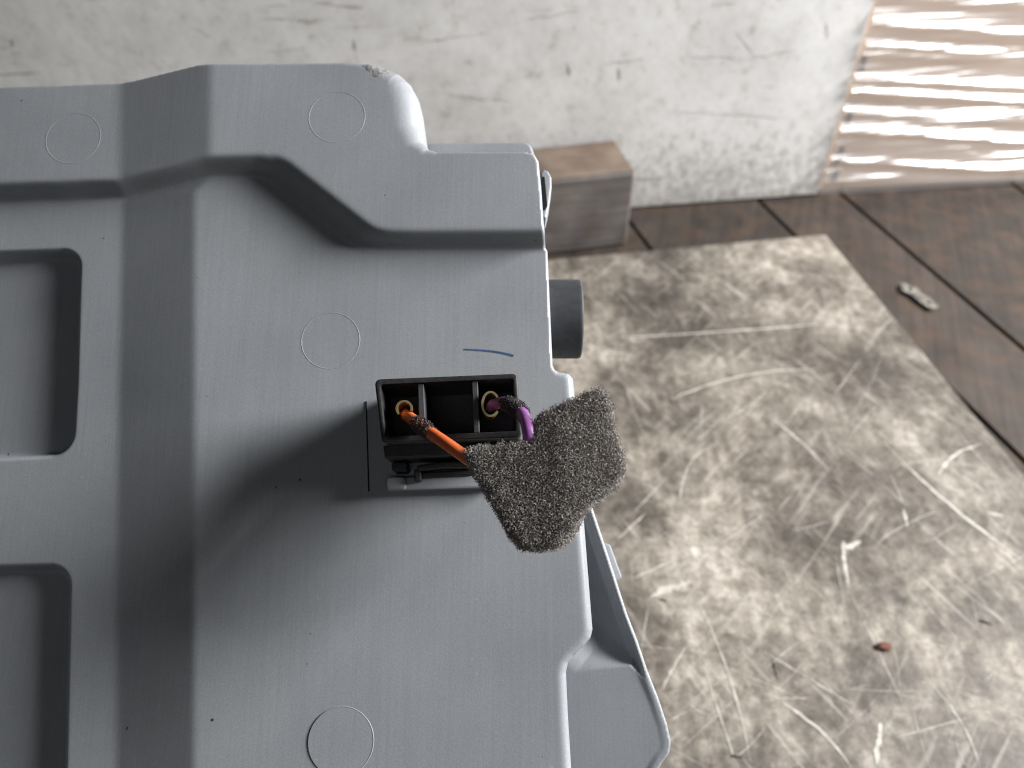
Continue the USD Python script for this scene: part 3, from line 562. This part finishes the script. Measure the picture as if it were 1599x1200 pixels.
# lower lip of the shell and the latch under it
part(pl, 'shell_lip', wm(*slab([uv(598, 696, 0.013), uv(812, 686, 0.013), uv(814, 708, 0.013), uv(601, 716, 0.013)], 0.001, 0.013, 0.0005, 0.0003)), 'black_plastic', smooth=35)
part(pl, 'latch', wm(*slab([uv(650, 727, 0.0085), uv(690, 721, 0.0085), uv(742, 719, 0.0085), uv(742, 730, 0.0085), uv(690, 731, 0.0085), uv(652, 735, 0.0085)], 0.003, 0.0085, 0.0005, 0.0004)), 'black_plastic', smooth=30)
part(pl, 'latch_foot', wm(*slab([uv(646, 733, 0.0065), uv(657, 733, 0.0065), uv(658, 752, 0.0065), uv(647, 752, 0.0065)], 0.0, 0.0065, 0.0005, 0.0004)), 'dark_plastic')
part(pl, 'latch_bar', wm(*slab([uv(657, 738, 0.0045), uv(740, 733, 0.0045), uv(741, 742, 0.0045), uv(658, 747, 0.0045)], 0.0, 0.0045, 0.0005, 0.0004)), 'black_plastic')
def sleeve(px, py, w, rx, ry, a0, a1, dep, thk=0.00035):
    c = uvw(px, py, w); th = np.radians(np.linspace(a0, a1, 40)); rings = []
    for k, (o_, dw) in enumerate(((0, -dep), (0, 0), (thk, 0), (thk, -dep))):
        rings.append(np.c_[c[0] + (rx + o_ - thk / 2) * np.cos(th), c[1] + (ry + o_ - thk / 2) * np.sin(th), np.full(40, w + dw)])
    rings.append(rings[0])
    part(pl, 'brass_terminal', wm(*loft(rings[::-1], False)), 'brass', smooth=30)
sleeve(631, 638, WC - 0.0003, 0.0019, 0.0019, -20, 230, 0.006, 0.00055)
sleeve(766, 631, WC + 0.0003, 0.0021, 0.0031, 35, 325, 0.006, 0.00055)
orange = np.array([uvw(*p) for p in ((633, 648, 0.012), (635, 649, 0.0165), (650, 660, 0.0218), (672, 676, 0.0268), (700, 695, 0.0313), (730, 716, 0.0335), (765, 738, 0.0325))])
purple = np.array([uvw(*p) for p in ((766, 638, 0.013), (770, 633, 0.0175), (790, 630, 0.0238), (810, 641, 0.0305), (822, 660, 0.0355), (826, 680, 0.0365), (825, 700, 0.0340), (822, 720, 0.0310))])
part(pl, 'orange_wire', wm(*tube(orange, 0.00155, 20, 80)), 'orange_insulation', smooth=True)
part(pl, 'purple_wire', wm(*tube(purple, 0.00155, 20, 80)), 'purple_insulation', smooth=True)

# ------------------------------------------------------------------ open-cell foam: the edges of packed cells
def struts(inside_depth, lo, hi, cell, keep, rad, seed):
    """edges of a random cell packing in the shell (0..keep below the surface) of the body whose depth below its surface is inside_depth(points)"""
    r = np.random.default_rng(seed); lo, hi = np.array(lo), np.array(hi)
    n = (hi - lo) / cell; gx = np.stack(np.meshgrid(*[np.arange(int(k) + 2) for k in n], indexing='ij'), -1).reshape(-1, 3)
    p = lo + (gx + r.uniform(-0.42, 0.42, gx.shape) + 0.5 * (gx[:, [1, 2, 0]] % 2)) * cell
    dp = inside_depth(p); p = p[(dp > -1.6 * cell) & (dp < keep + 2.0 * cell)]
    vo = Voronoi(p); dv = inside_depth(vo.vertices)
    es = set()
    E = []
    for rv in vo.ridge_vertices:
        if -1 in rv: continue
        k = np.array(rv); E.append(np.c_[k, np.roll(k, -1)])
    E = np.unique(np.sort(np.vstack(E), 1), axis=0)
    d0, d1 = dv[E[:, 0]], dv[E[:, 1]]
    k = (np.maximum(d0, d1) > 0.0) & (np.minimum(d0, d1) > -0.95 * cell) & (np.minimum(d0, d1) < keep)
    a, b = vo.vertices[E[k, 0]], vo.vertices[E[k, 1]]; ln = np.linalg.norm(b - a, axis=1); k = (ln < 2 * cell) & (ln > 0.12 * cell); a, b, ln = a[k], b[k], ln[k]
    t = (b - a) / ln[:, None]; x = np.cross(t, r.normal(size=t.shape)); x /= np.linalg.norm(x, axis=1, keepdims=True); y = np.cross(t, x)
    rr = rad * r.uniform(0.75, 1.3, (len(a), 1)); V = []
    for e_, ex in ((a, -t), (b, t)):
        for q in range(3):
            an = 2 * np.pi * q / 3; V.append(e_ + ex * rad * 0.4 + rr * (math.cos(an) * x + math.sin(an) * y))
    V = np.stack(V, 1).reshape(-1, 3); o = np.arange(len(a))[:, None] * 6
    F = np.vstack([o + np.array(f) for f in ((0, 1, 4), (0, 4, 3), (1, 2, 5), (1, 5, 4), (2, 0, 3), (2, 3, 5))])
    return V, F
FM = 0.0350
fpx = [(722, 707), (745, 699), (790, 694), (826, 690), (834, 665), (842, 648), (880, 630), (912, 615), (938, 604), (950, 612), (957, 640), (963, 675), (974, 705), (979, 732), (962, 760), (930, 785), (914, 800), (896, 835), (880, 852), (860, 858), (835, 860), (812, 856), (797, 838), (780, 806), (758, 768), (738, 736)]
fp = np.array(Polygon([uv(x, y, FM) for x, y in fpx]).buffer(-0.0006, join_style=2).exterior.coords)[:-1]; cen = fp.mean(0)
def foam_top(q): return FM + 0.0030 + 0.0022 * (meshkit.fbm(np.c_[q * 70, q[:, :1] * 0], 2, 8) - 0.5) - 0.16 * np.clip(q[:, 0] - uv(880, 700, FM)[0], 0, 1) - 0.02 * (q[:, 1] - cen[1])
def foam_depth(p):
    q = p[:, :2]; d, _, _ = nearest(q, fp); d = np.where(inside(q, fp), d, -d) + 0.0016 * (meshkit.noise(np.c_[q * 900, p[:, 2:] * 900], 12) - 0.5)
    a = foam_top(q) - p[:, 2]; r_ = 0.0013; x_, y_ = np.maximum(r_ - d, 0), np.maximum(r_ - a, 0)
    both = r_ - np.hypot(x_, y_)
    return np.minimum(both, np.minimum(np.minimum(d, a), p[:, 2] - 0.0265)) if False else np.minimum(np.where((d < r_) & (a < r_), both, np.minimum(d, a)), p[:, 2] - 0.0265)
fm = thing('foam_pad', 'torn charcoal open-cell foam pad wrapped around the wires over the plug', 'foam', world(np.array([[*cen, 0.0265]]))[0])
lo = [*(fp.min(0) - 0.001), 0.0265]; hi = [*(fp.max(0) + 0.001), FM + 0.006]
V, F = struts(foam_depth, lo, hi, 0.00057, 0.0018, 0.000058, 3)
V2, F2 = struts(lambda p: foam_depth(p) + 0.0008, np.array(lo) - 0.001, np.array(hi) + 0.001, 0.00062, 0.0012, 0.000048, 9)
kp = np.random.default_rng(4).random(len(V2) // 6) < 0.34
F2 = F2[kp[F2[:, 0] // 6]]
V, F = np.vstack([V, V2]), np.vstack([F, F2 + len(V)])
part(fm, 'cell_struts', wm(V, F), 'foam_strut', kind='stuff')
pgc = Polygon(fp).buffer(-0.0023); cr = np.array(pgc.segmentize(0.0012).exterior.coords)[:-1]
if not pgc.exterior.is_ccw: cr = cr[::-1]
rings = []
for k, off in ((1.0, None), (1.0, 0.0034), (0.95, 0.0023), (0.85, 0.0017), (0.6, 0.0016), (0.3, 0.0016), (0.03, 0.0016)):
    q = cen + (cr - cen) * k; rings.append(np.c_[q, np.full(len(q), 0.0272) if off is None else foam_top(q) - off])
part(fm, 'foam_core', wm(*loft(rings, True, True, True)), 'foam_core', smooth=True)
# crumbs of the same foam stuck to the wires
def along(path, t0, t1, n=9):
    t = np.r_[0, np.cumsum(np.linalg.norm(np.diff(path, axis=0), axis=1))]; return CubicSpline(t / t[-1], path)(np.linspace(t0, t1, n))
for path, t0, t1, sd, out in ((orange, 0.32, 0.47, 5, 0.0006), (purple, 0.34, 0.56, 6, 0.0007)):
    c_ = along(path, t0, t1)
    tr = cKDTree(c_)
    f_ = lambda p, tr=tr, out=out: (0.00155 + out) - tr.query(p)[0] - 0.0005 * meshkit.noise(p * 900, 4)
    V, F = struts(f_, c_.min(0) - 0.003, c_.max(0) + 0.003, 0.0006, 0.0008, 0.00008, sd)
    part(pl, 'foam_residue', wm(V, F), 'residue', kind='stuff')
